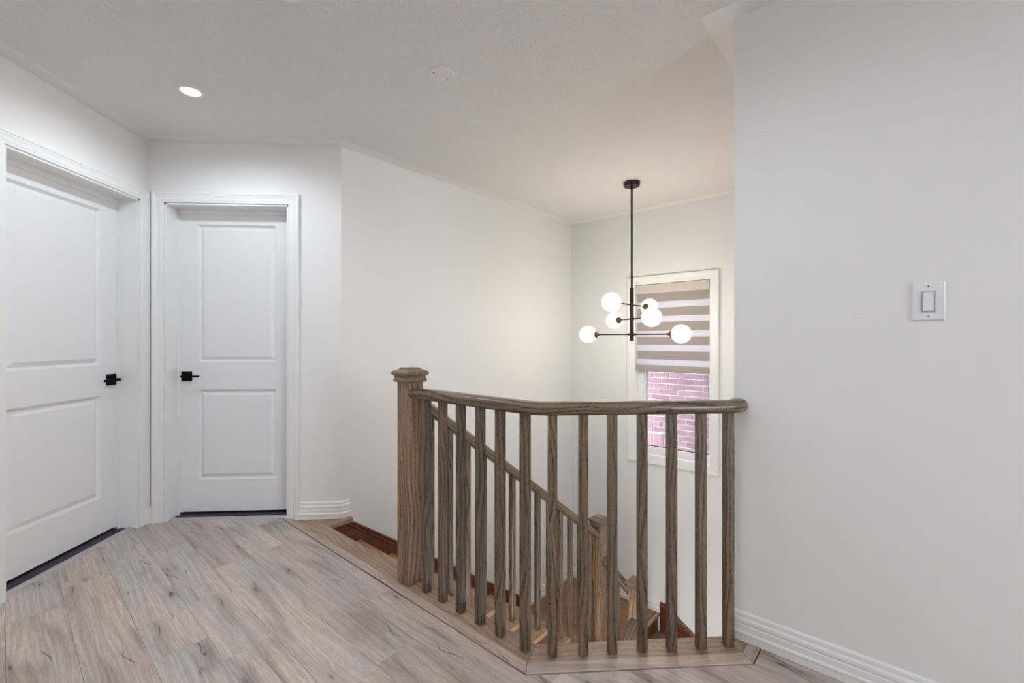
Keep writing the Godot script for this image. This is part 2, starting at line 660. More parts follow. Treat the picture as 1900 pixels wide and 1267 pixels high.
# ---------------------------------------------------------------- hall floor
func hall_floor() -> void:
	var st := mb()
	# sub-floor under the planks and boards, open over the stairs
	var edge := PackedVector2Array([Vector2(XL, ZB), Vector2(1.30 / S2 + ZB, ZB), P2(1.325, (1.325 / S2 - 2.0 * 1.68) * S2), Vector2(VE / S2 + 1.68, -1.68), P2(UR, VE), Vector2(UR / S2 + ZF, ZF), Vector2(XL, ZF)])
	prism(st, edge, -0.28, -0.012)
	var fl := struct("floor", "grey-brown oak laminate floor of the hall", st, M.subfloor)
	var zone := PackedVector2Array([Vector2(XL, ZB), Vector2(-2.040, ZB), Vector2(-2.040, ZB - 0.022), Vector2(-1.268, ZB - 0.022), Vector2(-1.268, ZB),
		Vector2(1.207 / S2 + ZB, ZB), Vector2(1.207 / S2 - 1.559, -1.559), Vector2(-0.412 / S2 + 1.559, -1.559), P2(UR, -0.412),
		Vector2(UR / S2 + ZF, ZF), Vector2(XL, ZF), Vector2(XL, -2.15), Vector2(XL - 0.022, -2.15), Vector2(XL - 0.022, -2.945), Vector2(XL, -2.945)])
	var ax := Vector2(S2, S2)
	var r := RandomNumberGenerator.new()
	r.seed = 5
	for row in range(-22, 12):
		var u0 := 0.009 + 0.176 * row
		var v := -4.6 + r.randf() * 1.25
		while v < 5.8:
			var len := 1.25
			var g := 0.0003
			var rect := PackedVector2Array([P2(u0 + g, v + g), P2(u0 + 0.176 - g, v + g), P2(u0 + 0.176 - g, v + len - g), P2(u0 + g, v + len - g)])
			for piece in Geometry2D.intersect_polygons(rect, zone):
				if Geometry2D.is_polygon_clockwise(piece) or piece.size() < 3:
					continue
				if poly_area(piece) < 0.0004:
					continue
				var s := mb()
				prism(s, piece, -0.012, 0.0, 0.0006, ax, Vector2(r.randf() * 2.4, r.randf() * 1.2))
				obj("plank", s, M.planks[r.randi() % 4], fl)
			v += len
	# laminate border strip and oak nosing board round the opening, mitred
	var tr := thing("trim_1", "laminate border strip framing the stair opening", "", "", 0.0, "structure")
	band_boards(tr, "border_strip", 1.211, 1.2545, -1.563, -1.6165, -0.416, -0.4585, 0.004, M.border_board)
	var nb := thing("trim_2", "brown oak nosing boards along the edge of the stair opening", "", "", 0.0, "structure")
	band_boards(nb, "nosing_board", 1.2555, 1.357, -1.6175, -1.717, -0.4595, -0.545, 0.0, M.nosing)
	var s2 := mb()
	# end piece along the stair wall, under the end of the baseboard
	prism(s2, PackedVector2Array([Vector2(1.358 / S2 + ZB, ZB), Vector2(VC / S2 - ZB, ZB), P2(1.53, VC), P2(1.53, VC + 0.052), P2(1.358, VC + 0.052)]), -0.03, 0.0, 0.004, Vector2(S2, -S2), rv())
	obj("nosing_return", s2, M.nosing, nb)
	# plaster face below the nosing
	var fs := mb()
	for seg in [[P2(U1 - 0.001, -1.78), P2(U1 - 0.001, (U1 / S2 - 2.0 * 1.69) * S2)], [Vector2(U1 / S2 - 1.69, -1.69), Vector2(VE / S2 + 1.69, -1.69)]]:
		var a: Vector2 = seg[0]
		var b: Vector2 = seg[1]
		quad(fs, Vector3(a.x, -0.3, a.y), Vector3(b.x, -0.3, b.y), Vector3(b.x, -0.032, b.y), Vector3(a.x, -0.032, a.y))
	obj("fascia", fs, M.wall, fl)


func poly_area(p: PackedVector2Array) -> float:
	var a := 0.0
	for i in p.size():
		a += p[i].cross(p[(i + 1) % p.size()])
	return absf(a) / 2.0


func band_boards(parent: Node3D, called: String, u0: float, u1: float, z0: float, z1: float, v0: float, v1: float, y: float, m: Material) -> void:
	var outer := [Vector2(u0 / S2 + ZB, ZB), Vector2(u0 / S2 + z0, z0), Vector2(v0 / S2 - z0, z0), P2(UR, v0)]
	var inner := [Vector2(u1 / S2 + ZB, ZB), Vector2(u1 / S2 + z1, z1), Vector2(v1 / S2 - z1, z1), P2(UR, v1)]
	for i in 3:
		var a: Vector2 = outer[i]
		var b: Vector2 = outer[i + 1]
		var t := (b - a).normalized()
		var g := t * 0.0005
		var st := mb()
		prism(st, PackedVector2Array([a + g, b - g, inner[i + 1] - g, inner[i] + g]), -0.03, y, 0.0015, t, rv())
		obj(called, st, m, parent)


# ---------------------------------------------------------------- doors
const CASING := [[0.0, 0.0], [0.0, 0.010], [0.004, 0.0125], [0.012, 0.0125], [0.016, 0.0145], [0.034, 0.0155], [0.044, 0.0185], [0.050, 0.0185], [0.053, 0.0215], [0.066, 0.0225], [0.070, 0.020], [0.070, 0.0]]


# a door in a frame of its own axes: x to the right, z towards the hall, origin at the middle of the opening's foot on the wall face
func door(called: String, label: String, w: float, at: Vector3, turn: float, latch: float) -> void:
	var d := thing(called, label, "", "", turn, "structure")
	var h := 2.05
	var hw := w / 2.0
	# casing
	var st := mb()
	loft(st, sweep_rings([Vector3(hw + 0.001, 0, 0), Vector3(hw + 0.001, h, 0), Vector3(-hw - 0.001, h, 0), Vector3(-hw - 0.001, 0, 0)], Vector3(0, 0, 1), CASING))
	obj("casing", st, M.trim, d)
	# jamb lining
	st = mb()
	box(st, Vector3(-hw, 0, -0.165), Vector3(-hw + 0.012, h, 0.004), 0.001)
	box(st, Vector3(hw - 0.012, 0, -0.165), Vector3(hw, h, 0.004), 0.001)
	box(st, Vector3(-hw, h - 0.012, -0.165), Vector3(hw, h, 0.004), 0.001, 0)
	obj("jamb", st, M.trim, d)
	# stops
	var f := -0.112
	for s in [-1.0, 1.0]:
		st = mb()
		var x1: float = s * (hw - 0.012)
		var x2: float = s * (hw - 0.020)
		box(st, Vector3(minf(x1, x2), 0, f - 0.004), Vector3(maxf(x1, x2), h - 0.012, f + 0.006), 0.001)
		obj("stop", st, M.trim, d)
	st = mb()
	box(st, Vector3(-hw + 0.012, 2.008, f - 0.004), Vector3(hw - 0.012, h - 0.010, f + 0.0045), 0.001, 0)
	obj("stop", st, M.trim, d)
	# slab with two moulded panels
	st = mb()
	var e := hw - 0.015
	var y0 := 0.020
	var y1 := 2.018
	var px := w / 2.0 - 0.131
	var yb := [0.232, 0.838, 1.020, 1.943]
	var zf := f - 0.004
	for q in [[-e, -px, y0, y1], [px, e, y0, y1], [-px, px, y0, yb[0]], [-px, px, yb[1], yb[2]], [-px, px, yb[3], y1]]:
		quad(st, Vector3(q[0], q[3], zf), Vector3(q[1], q[3], zf), Vector3(q[1], q[2], zf), Vector3(q[0], q[2], zf))
	for k in [0, 2]:
		var rings := []
		for q in [[0.0, 0.0], [0.002, -0.004], [0.004, -0.005], [0.013, -0.018], [0.016, -0.0185], [0.040, -0.003]]:
			rings.append(PackedVector3Array([Vector3(-px + q[0], yb[k + 1] - q[0], zf + q[1]), Vector3(-px + q[0], yb[k] + q[0], zf + q[1]), Vector3(px - q[0], yb[k] + q[0], zf + q[1]), Vector3(px - q[0], yb[k + 1] - q[0], zf + q[1])]))
		loft(st, rings, true, false)
		var r: PackedVector3Array = rings[5]
		quad(st, r[0], r[3], r[2], r[1])
	quad(st, Vector3(-e, y1, zf - 0.035), Vector3(e, y1, zf - 0.035), Vector3(e, y1, zf), Vector3(-e, y1, zf))
	quad(st, Vector3(-e, y0, zf), Vector3(e, y0, zf), Vector3(e, y0, zf - 0.035), Vector3(-e, y0, zf - 0.035))
	quad(st, Vector3(e, y1, zf), Vector3(e, y1, zf - 0.035), Vector3(e, y0, zf - 0.035), Vector3(e, y0, zf))
	quad(st, Vector3(-e, y1, zf - 0.035), Vector3(-e, y1, zf), Vector3(-e, y0, zf), Vector3(-e, y0, zf - 0.035))
	quad(st, Vector3(e, y1, zf - 0.035), Vector3(-e, y1, zf - 0.035), Vector3(-e, y0, zf - 0.035), Vector3(e, y0, zf - 0.035))
	var slab := obj("door_slab", st, M.door, d)
	slab.set_meta("label", "white two-panel door leaf")
	# lever handle on a square plate
	var hx := latch * (hw - 0.064)
	var hy := 0.928
	st = mb()
	box(st, Vector3(hx - 0.033, hy - 0.033, zf), Vector3(hx + 0.033, hy + 0.033, zf + 0.009), 0.0015)
	var handle := obj("door_handle", st, M.black, d)
	handle.set_meta("label", "black lever handle on a square plate")
	st = mb()
	tube(st, Vector3(hx, hy, zf + 0.008), Vector3(hx, hy, zf + 0.052), 0.009)
	box(st, Vector3(minf(hx + latch * 0.012, hx - latch * 0.105), hy - 0.0065, zf + 0.044), Vector3(maxf(hx + latch * 0.012, hx - latch * 0.105), hy + 0.0065, zf + 0.054), 0.0015, 0)
	obj("lever", st, M.black, handle)
	# metal threshold strip and the darker carpet beyond
	st = mb()
	loft(st, sweep_rings([Vector3(-hw + 0.012, 0, -0.043), Vector3(hw - 0.012, 0, -0.043)], Vector3.UP, [[-0.020, -0.008], [-0.020, 0.0], [-0.018, 0.003], [-0.008, 0.0075], [0.003, 0.0080], [0.012, 0.0055], [0.018, 0.002], [0.0195, -0.001], [0.0195, -0.008]]))
	var th := obj("threshold", st, M.steel, d)
	th.set_meta("label", "silver metal threshold strip")
	st = mb()
	box(st, Vector3(-hw + 0.012, -0.012, -0.2), Vector3(hw, 0.001, -0.062), 0.0, 0)
	var cp := obj("carpet_edge", st, M.carpet, d)
	cp.set_meta("label", "dark carpet under the door leaf")
	d.position = at


func door_one() -> void:
	door("door_1", "white two-panel door on the left wall, nearer to the camera", 0.795, Vector3(XL, 0, -2.5475), PI / 2, 1.0)


func door_two() -> void:
	door("door_2", "white two-panel door facing the camera beside the corner", 0.772, Vector3(-1.654, 0, ZB), 0.0, -1.0)


# ---------------------------------------------------------------- baseboards
const BASE := [[0.0, 0.0], [0.019, 0.0], [0.019, 0.026], [0.0215, 0.030], [0.0205, 0.036], [0.016, 0.040], [0.0155, 0.060], [0.0125, 0.063], [0.0125, 0.067], [0.016, 0.071], [0.0155, 0.082], [0.010, 0.090], [0.0105, 0.096], [0.0095, 0.104], [0.005, 0.109], [0.0, 0.109]]


func base_run(called: String, label: String, path: Array) -> void:
	var st := mb()
	loft(st, sweep_rings(path, Vector3.UP, BASE))
	struct(called, label, st, M.trim)


func baseboards() -> void:
	var xc := VC / S2 - ZB
	base_run("baseboard_back", "white ribbed baseboard between the farther door and the stairs", [Vector3(-1.1975, 0, ZB), Vector3(xc, 0, ZB), P(1.530, VC, 0)])
	base_run("baseboard_corner", "short white baseboard stub in the corner between the doors", [Vector3(XL, 0, ZB), Vector3(-2.112, 0, ZB)])
	base_run("baseboard_right", "white ribbed baseboard along the right-hand wall", [P(UR, VE + 0.002, 0.002), P(UR, 5.5, 0.002)])
	base_run("baseboard_left", "white ribbed baseboard on the left wall before the nearer door", [Vector3(XL, 0, ZF), Vector3(XL, 0, -2.078)])
	base_run("baseboard_landing", "white ribbed baseboard round the corner of the stair landing", [P(3.36, VC, LAND), P(UD, VC, LAND), P(UD, -1.772, LAND)])


# ---------------------------------------------------------------- window, blind, outside
func window_and_outside() -> void:
	var wi := thing("window_1", "tall white window in the end wall of the stair well", "", "", PI / 4, "structure")
	var y0 := 0.035
	var y1 := 1.722
	var v0 := -2.043
	var v1 := -1.308
	# casing round the opening, in the wall plane; its inner edge runs round the reveal
	var st := mb()
	var prof := []
	for q in CASING:
		prof.append([q[0], q[1]])
	var path := [Vector3(UD, y0, v0), Vector3(UD, y0, v1), Vector3(UD, y1, v1), Vector3(UD, y1, v0)]
	loft(st, sweep_rings(path, Vector3(-1, 0, 0), prof, true), true, false)
	obj("casing", st, M.trim, wi)
	# lining of the reveal
	st = mb()
	box(st, Vector3(UD - 0.008, y0 - 0.002, v0 - 0.002), Vector3(UD + 0.16, y0 + 0.010, v1 + 0.002), 0.001, 2)
	box(st, Vector3(UD - 0.008, y1 - 0.010, v0 - 0.002), Vector3(UD + 0.16, y1 + 0.002, v1 + 0.002), 0.001, 2)
	box(st, Vector3(UD - 0.008, y0, v0 - 0.002), Vector3(UD + 0.16, y1, v0 + 0.010), 0.001, 1)
	box(st, Vector3(UD - 0.008, y0, v1 - 0.010), Vector3(UD + 0.16, y1, v1 + 0.002), 0.001, 1)
	obj("reveal_lining", st, M.trim, wi)
	# vinyl frame and sash
	var uf := UD + 0.085
	st = mb()
	var fr := 0.040
	var a := [v0 + 0.010, v1 + 0.022, y0 + 0.006, y1 - 0.010]
	loft(st, sweep_rings([Vector3(uf, a[2], a[0]), Vector3(uf, a[2], a[1]), Vector3(uf, a[3], a[1]), Vector3(uf, a[3], a[0])], Vector3(-1, 0, 0), [[0.0, -0.05], [-fr, -0.05], [-fr, 0.006], [-fr + 0.006, 0.012], [0.0, 0.012]], true), true, false)
	obj("frame", st, M.vinyl, wi)
	st = mb()
	var b := [a[0] + fr, a[1] - fr, a[2] + fr, a[3] - fr]
	loft(st, sweep_rings([Vector3(uf, b[2], b[0]), Vector3(uf, b[2], b[1]), Vector3(uf, b[3], b[1]), Vector3(uf, b[3], b[0])], Vector3(-1, 0, 0), [[0.0, -0.045], [-0.030, -0.045], [-0.030, -0.012], [-0.024, -0.004], [0.0, -0.004]], true), true, false)
	obj("sash", st, M.vinyl, wi)
	st = mb()
	var c := [b[0] + 0.030, b[1] - 0.030, b[2] + 0.030, b[3] - 0.030]
	loft(st, sweep_rings([Vector3(uf + 0.02, c[2], c[0]), Vector3(uf + 0.02, c[2], c[1]), Vector3(uf + 0.02, c[3], c[1]), Vector3(uf + 0.02, c[3], c[0])], Vector3(-1, 0, 0), [[0.0, -0.004], [-0.006, -0.004], [-0.006, 0.003], [0.0, 0.003]], true), true, false)
	obj("gasket", st, M.gasket, wi)
	st = mb()
	quad(st, Vector3(uf + 0.02, c[3], c[0]), Vector3(uf + 0.02, c[3], c[1]), Vector3(uf + 0.02, c[2], c[1]), Vector3(uf + 0.02, c[2], c[0]))
	obj("pane", st, M.glass, wi)
	st = mb()
	box(st, Vector3(uf - 0.030, 0.20, a[0] + 0.012), Vector3(uf - 0.010, 0.27, a[0] + 0.026), 0.003)
	obj("latch", st, M.vinyl, wi)
	rebase(wi, Vector3(UD, y0, (v0 + v1) / 2.0))
	# the hall's own window, behind the camera
	var wf := thing("window_2", "wide white window in the wall behind the camera", "", "", 0.0, "structure")
	st = mb()
	var loop := [Vector3(FX0, FY0, ZF), Vector3(FX0, FY1, ZF), Vector3(FX1, FY1, ZF), Vector3(FX1, FY0, ZF)]
	loft(st, sweep_rings(loop, Vector3(0, 0, -1), CASING, true), true, false)
	obj("casing", st, M.trim, wf)
	st = mb()
	var inn := [Vector3(FX0, FY0, ZF + 0.10), Vector3(FX0, FY1, ZF + 0.10), Vector3(FX1, FY1, ZF + 0.10), Vector3(FX1, FY0, ZF + 0.10)]
	loft(st, sweep_rings(inn, Vector3(0, 0, -1), [[0.0, -0.04], [-0.05, -0.04], [-0.05, 0.02], [0.0, 0.02]], true), true, false)
	obj("frame", st, M.vinyl, wf)
	st = mb()
	box(st, Vector3((FX0 + FX1) / 2.0 - 0.03, FY0 + 0.05, ZF + 0.09), Vector3((FX0 + FX1) / 2.0 + 0.03, FY1 - 0.05, ZF + 0.13), 0.002)
	obj("mullion", st, M.vinyl, wf)
	for k in 2:
		var m0: float = [FX0 + 0.05, (FX0 + FX1) / 2.0 + 0.03][k]
		var m1: float = [(FX0 + FX1) / 2.0 - 0.03, FX1 - 0.05][k]
		st = mb()
		quad(st, Vector3(m0, FY0 + 0.05, ZF + 0.11), Vector3(m1, FY0 + 0.05, ZF + 0.11), Vector3(m1, FY1 - 0.05, ZF + 0.11), Vector3(m0, FY1 - 0.05, ZF + 0.11))
		obj("pane", st, M.glass, wf)
	# brick wall of the house next door
	var bw := thing("neighbour_wall", "pink-red brick wall of the house next door, seen through the window", "wall", "", PI / 4)
	var ub := 5.60
	st = mb()
	box(st, Vector3(ub + 0.006, -3.2, -7.5), Vector3(ub + 0.25, 2.62, 3.0))
	obj("mortar_bed", st, M.mortar, bw)
	var shapes := []
	for k in 3:
		st = mb()
		box(st, Vector3(0, -0.0295 - 0.001 * (k - 1), -0.0975), Vector3(0.05, 0.0295, 0.0975), 0.003, 2)
		st.generate_normals()
		shapes.append(st.commit())
	st = mb()
	box(st, Vector3(0, -0.0975, -0.0295), Vector3(0.05, 0.0975, 0.0295), 0.003, 1)
	st.generate_normals()
	var soldier: ArrayMesh = st.commit()
	var r := RandomNumberGenerator.new()
	r.seed = 23
	var rest := mb()
	for course in range(-40, 60):
		var y := 0.712 + 0.0708 * course
		var lead := 0.1035 if course % 2 != 0 else 0.0
		for k in range(-22, 30):
			var v := -2.16 + lead + 0.207 * k
			# a soldier course crosses the wall at the head of a lower window, left of the pane's middle
			if v < -2.36 and y > -0.28 and y < -0.02:
				continue
			var at := Vector3(ub + r.randf_range(-0.003, 0.003), y + r.randf_range(-0.002, 0.002), v + r.randf_range(-0.003, 0.003))
			var pick := r.randi() % 4
			if v > -3.05 and v < -1.3 and y > -0.75 and y < 1.2:
				var o := inst("brick", shapes[r.randi() % 3], M.bricks[pick], bw)
				o.position = at
			elif y > -2.4 and y < 2.6:
				box(rest, at + Vector3(0, -0.0295, -0.0975), at + Vector3(0.05, 0.0295, 0.0975), 0.0, 2)
	for k in range(0, 14):
		var o := inst("brick", soldier, M.bricks[r.randi() % 4], bw)
		o.position = Vector3(ub + r.randf_range(-0.002, 0.002), -0.148, -2.30 - 0.0708 * k)
	var ro := obj("farther_bricks", rest, M.bricks[0], bw)
	ro.set_meta("kind", "stuff")
	rebase(bw, Vector3(ub, -3.2, -2.0))
	st = mb()
	prism(st, PackedVector2Array([P2(UD + 0.25, -7.5), P2(ub + 0.3, -7.5), P2(ub + 0.3, 3.0), P2(UD + 0.25, 3.0)]), -3.3, -3.2)
	struct("ground", "gravel strip between the two houses", st, M.gravel)


func blind() -> void:
	var bl := thing("zebra_blind", "taupe and sheer striped roller blind half lowered over the window", "blind", "", PI / 4)
	var u := 4.205
	var v0 := -2.022
	var v1 := -1.324
	var st := mb()
	box(st, Vector3(u - 0.040, 1.622, -2.030), Vector3(u + 0.045, 1.708, -1.320), 0.003, 2)
	var ca := obj("cassette", st, M.cassette, bl)
	ca.set_meta("label", "beige cassette box at the top of the blind")
	var cuts := [1.630, 1.540, 1.480, 1.398, 1.343, 1.256, 1.198, 1.119, 1.061, 0.978, 0.919]
	for i in cuts.size() - 1:
		st = mb()
		box(st, Vector3(u - 0.0006, cuts[i + 1], v0), Vector3(u + 0.0006, cuts[i], v1), 0.0, 2)
		obj("opaque_band" if i % 2 == 0 else "sheer_band", st, M.opaque if i % 2 == 0 else M.sheer, bl)
	st = mb()
	loft(st, sweep_rings([Vector3(u, 0.862, v0 - 0.004), Vector3(u, 0.862, v1 + 0.004)], Vector3.UP, [[-0.012, 0.0], [0.012, 0.0], [0.014, 0.006], [0.0125, 0.022], [0.0135, 0.028], [0.010, 0.052], [0.004, 0.060], [-0.004, 0.060], [-0.012, 0.050], [-0.014, 0.006]]))
	obj("bottom_bar", st, M.bottom_bar, bl)
	rebase(bl, Vector3(u, 0.862, -1.673))


# ---------------------------------------------------------------- stairs
func staircase() -> void:
	var s := thing("staircase", "brown oak staircase going down along the wall to a landing", "staircase", "", PI / 4)
	var st: SurfaceTool
	var vin := VC + 0.02       # inner face of the wall skirt
	var vout := VN - 0.03      # face of the cut string
	for k in range(1, 8):
		var y := -RISE * k
		var ua := U1 + RUN * (k - 1)
		st = mb()
		# tread with rounded nosing, returned past the string

		var ring_lo := PackedVector3Array()
		var ring_hi := PackedVector3Array()
		var uf := ua + RUN + 0.027
		for q in [[ua, y - 0.027], [ua, y], [uf - 0.010, y], [uf - 0.003, y - 0.005], [uf, y - 0.0135], [uf - 0.003, y - 0.022], [uf - 0.010, y - 0.027]]:
			ring_lo.append(Vector3(q[0], q[1], vin))
			ring_hi.append(Vector3(q[0], q[1], VN + 0.056))
		loft(st, [ring_lo, ring_hi], true, true, rv())
		obj("tread", st, M.treads[rng.randi() % 3], s)
		st = mb()
		box(st, Vector3(ua + RUN, y - RISE, vin), Vector3(ua + RUN + 0.016, y - 0.026, vout), 0.0, 2, rv())
		obj("riser", st, M.treads[rng.randi() % 3], s)
	st = mb()
	box(st, Vector3(U1, -RISE, vin), Vector3(U1 + 0.016, -0.03, vout), 0.0, 2, rv())
	obj("riser", st, M.treads[0], s)
	# cut string below the treads on the open side
	st = mb()
	var poly := PackedVector2Array()
	poly.append(Vector2(U1, -0.03))
	for k in range(1, 9):
		var uk := U1 + RUN * (k - 1)
		poly.append(Vector2(uk + 0.014, -RISE * (k - 1) - 0.027))
		poly.append(Vector2(uk + 0.014, -RISE * k - 0.027))
	poly.append(Vector2(U1 + RUN * 7 + 0.03, LAND - 0.25))
	poly.append(Vector2(U1, -0.46))
	slab_uv(st, poly, vout, vout + 0.03)
	var sg := obj("cut_string", st, M.skirt, s)
	sg.set_meta("label", "red-brown stair string")
	# skirt board on the wall
	st = mb()
	var off := 0.088
	var u9 := 3.36
	var sl := RISE / RUN
	var f := func(u: float) -> float: return -(u - 1.357) * sl + off
	poly = PackedVector2Array([Vector2(1.40, -0.03), Vector2(1.52, -0.03), Vector2(u9, f.call(u9)), Vector2(u9, LAND - 0.03), Vector2(3.05, LAND - 0.03), Vector2(1.40, -0.30)])
	slab_uv(st, poly, VC, VC + 0.02)
	var sk := obj("wall_skirt", st, M.skirt, s)
	sk.set_meta("label", "red-brown skirt board along the stair wall")
	st = mb()
	loft(st, sweep_rings([Vector3(1.52, -0.030, VC), Vector3(u9, f.call(u9), VC)], Vector3(0, 0, 1), [[0.0, 0.0], [0.030, 0.0], [0.030, 0.021], [0.022, 0.026], [0.012, 0.023], [0.004, 0.030], [-0.006, 0.028], [-0.010, 0.020], [-0.010, 0.0]]), true, true, rv())
	obj("skirt_moulding", st, M.skirt, sk)
	# landing in the corner, boarded across
	var lv0 := VC
	var nb := 13
	for i in nb:
		var a := U1 + RUN * 7 - 0.0 + (UD - U1 - RUN * 7) / nb * i
		var b := U1 + RUN * 7 + (UD - U1 - RUN * 7) / nb * (i + 1) - 0.0008
		st = mb()
		box(st, Vector3(a, LAND - 0.02, lv0), Vector3(b, LAND, -1.812), 0.0008, 2, rv())
		obj("landing_board", st, M.landing[rng.randi() % 3], s)
	st = mb()
	box(st, Vector3(U1 + RUN * 7, LAND - 0.027, -1.811), Vector3(UD, LAND, -1.772), 0.008, 0, rv())
	obj("landing_nosing", st, M.treads[0], s)
	st = mb()
	box(st, Vector3(U1 + RUN * 7, LAND - 0.25, lv0), Vector3(UD, LAND - 0.021, -1.815), 0.0, 2)
	obj("landing_frame", st, M.skirt, s)
	# two short steps down to the lower landing
	st = mb()
	box(st, Vector3(3.11, LAND - RISE, -1.815), Vector3(UD, LAND - 0.027, -1.800), 0.0, 0, rv())
	obj("riser", st, M.skirt, s)
	st = mb()
	box(st, Vector3(3.07, LAND - RISE - 0.027, -1.815), Vector3(UD, LAND - RISE, -1.485), 0.007, 0, rv())
	obj("tread", st, M.treads[1], s)
	st = mb()
	box(st, Vector3(3.11, LAND2, -1.525), Vector3(UD, LAND - RISE - 0.027, -1.510), 0.0, 0, rv())
	obj("riser", st, M.skirt, s)
	st = mb()
	box(st, Vector3(3.10, LAND2 - 0.2, -1.525), Vector3(UD, LAND2, VE), 0.0, 0, rv())
	obj("lower_landing", st, M.treads[2], s)
	# skirt on the window wall beside the short steps
	st = mb()
	poly = PackedVector2Array([Vector2(-1.772, LAND + 0.075), Vector2(-1.735, LAND + 0.075), Vector2(-1.44, LAND - 0.115), Vector2(-1.30, LAND2 + 0.108), Vector2(-1.30, LAND2 - 0.02), Vector2(-1.772, LAND2 - 0.02)])
	var lo := PackedVector3Array()
	var hi := PackedVector3Array()
	for q in poly:
		lo.append(Vector3(UD - 0.02, q.y, q.x))
		hi.append(Vector3(UD, q.y, q.x))
	loft(st, [lo, hi], true, true, rv())
	var sk2 := obj("window_wall_skirt", st, M.skirt, s)
	sk2.set_meta("label", "red-brown skirt board under the window")
	st = mb()
	loft(st, sweep_rings([Vector3(UD, LAND + 0.072, -1.774), Vector3(UD, LAND + 0.072, -1.735), Vector3(UD, LAND - 0.118, -1.44), Vector3(UD, LAND2 + 0.105, -1.30)], Vector3(-1, 0, 0), [[0.010, 0.0], [0.010, 0.020], [0.006, 0.028], [-0.004, 0.030], [-0.012, 0.023], [-0.022, 0.026], [-0.030, 0.021], [-0.030, 0.0]]), true, true, rv())
	obj("skirt_moulding", st, M.skirt, sk2)
	# flight back down under the hall
	for k in range(1, 7):
		st = mb()
		var uu := 3.10 - RUN * k
		box(st, Vector3(uu - 0.027, LAND2 - RISE * k - 0.027, -1.50), Vector3(uu + RUN, LAND2 - RISE * k, VE), 0.006, 2, rv())
		obj("tread", st, M.treads[k % 3], s)
		st = mb()
		box(st, Vector3(uu + RUN - 0.016, LAND2 - RISE * k, -1.50), Vector3(uu + RUN, LAND2 - RISE * (k - 1) - 0.02, VE), 0.0, 2, rv())
		obj("riser", st, M.skirt, s)
	rebase(s, Vector3(3.1, LOW, -1.8))


# a board over a polygon (u, y), from v0 to v1
func slab_uv(st: SurfaceTool, poly: PackedVector2Array, v0: float, v1: float) -> void:
	st.set_smooth_group(-1)
	var o := rv()
	var idx := Geometry2D.triangulate_polygon(poly)
	for i in range(0, idx.size(), 3):
		var a := poly[idx[i]]
		var b := poly[idx[i + 1]]
		var c := poly[idx[i + 2]]
		if (b - a).cross(c - a) < 0.0:
			var t := b
			b = c
			c = t
		tri(st, Vector3(a.x, a.y, v0), Vector3(b.x, b.y, v0), Vector3(c.x, c.y, v0), o + a, o + b, o + c)
		tri(st, Vector3(a.x, a.y, v1), Vector3(c.x, c.y, v1), Vector3(b.x, b.y, v1), o + a, o + c, o + b)
	for i in poly.size():
		var a := poly[i]
		var b := poly[(i + 1) % poly.size()]
		if Geometry2D.is_polygon_clockwise(poly):
			quad(st, Vector3(a.x, a.y, v0), Vector3(b.x, b.y, v0), Vector3(b.x, b.y, v1), Vector3(a.x, a.y, v1), o)
		else:
			quad(st, Vector3(b.x, b.y, v0), Vector3(a.x, a.y, v0), Vector3(a.x, a.y, v1), Vector3(b.x, b.y, v1), o)


# ---------------------------------------------------------------- railings
const RAIL := [[-0.022, 0.0], [0.022, 0.0], [0.029, 0.004], [0.033, 0.011], [0.0345, 0.020], [0.0335, 0.030], [0.0305, 0.038], [0.025, 0.044], [0.018, 0.047], [0.008, 0.0482], [-0.008, 0.0482], [-0.018, 0.047], [-0.025, 0.044], [-0.0305, 0.038], [-0.0335, 0.030], [-0.0345, 0.020], [-0.033, 0.011], [-0.029, 0.004]]


func rail(parent: Node3D, path: Array, m: Material, called := "handrail", tall := 1.0) -> void:
	var st := mb()
	var prof := []
	for q in RAIL:
		prof.append([q[0], q[1] * tall])
	loft(st, sweep_rings(path, Vector3.UP, prof), true, true, rv(), true)
	obj(called, st, m, parent)


func newel(parent: Node3D, u: float, v: float, y0: float, y1: float, rot := 0.0) -> void:
	var st := mb()
	box(st, Vector3(-0.044, y0, -0.044), Vector3(0.044, y1 - 0.058, 0.044), 0.0025, 1, rv())
	var p := obj("newel_post", st, M.newel, parent)
	p.position = Vector3(u, 0, v)
	p.rotation.y = rot
	st = mb()
	var rings := []
	for q in [[0.040, -0.070], [0.052, -0.070], [0.057, -0.066], [0.058, -0.058], [0.054, -0.052], [0.052, -0.046], [0.055, -0.040], [0.062, -0.036], [0.0645, -0.030], [0.0645, -0.024], [0.060, -0.017], [0.058, -0.016], [0.040, -0.0075], [0.037, -0.007], [0.036, -0.003], [0.032, 0.0]]:
		var h: float = q[0]
		rings.append(PackedVector3Array([Vector3(-h, y1 + q[1], -h), Vector3(h, y1 + q[1], -h), Vector3(h, y1 + q[1], h), Vector3(-h, y1 + q[1], h)]))
	loft(st, rings, true, true, rv())
	obj("newel_cap", st, M.cap, p)


func baluster(parent: Node3D, x: float, z: float, y0: float, y1: float, rot := 0.0, half := 0.0163) -> void:
	var st := mb()
	box(st, Vector3(-half, 0, -half), Vector3(half, y1 - y0, half), 0.0018, 1, rv())
	var o := obj("baluster", st, M.rails[rng.randi() % 4], parent)
	o.position = Vector3(x, y0, z)
	o.rotation.y = rot


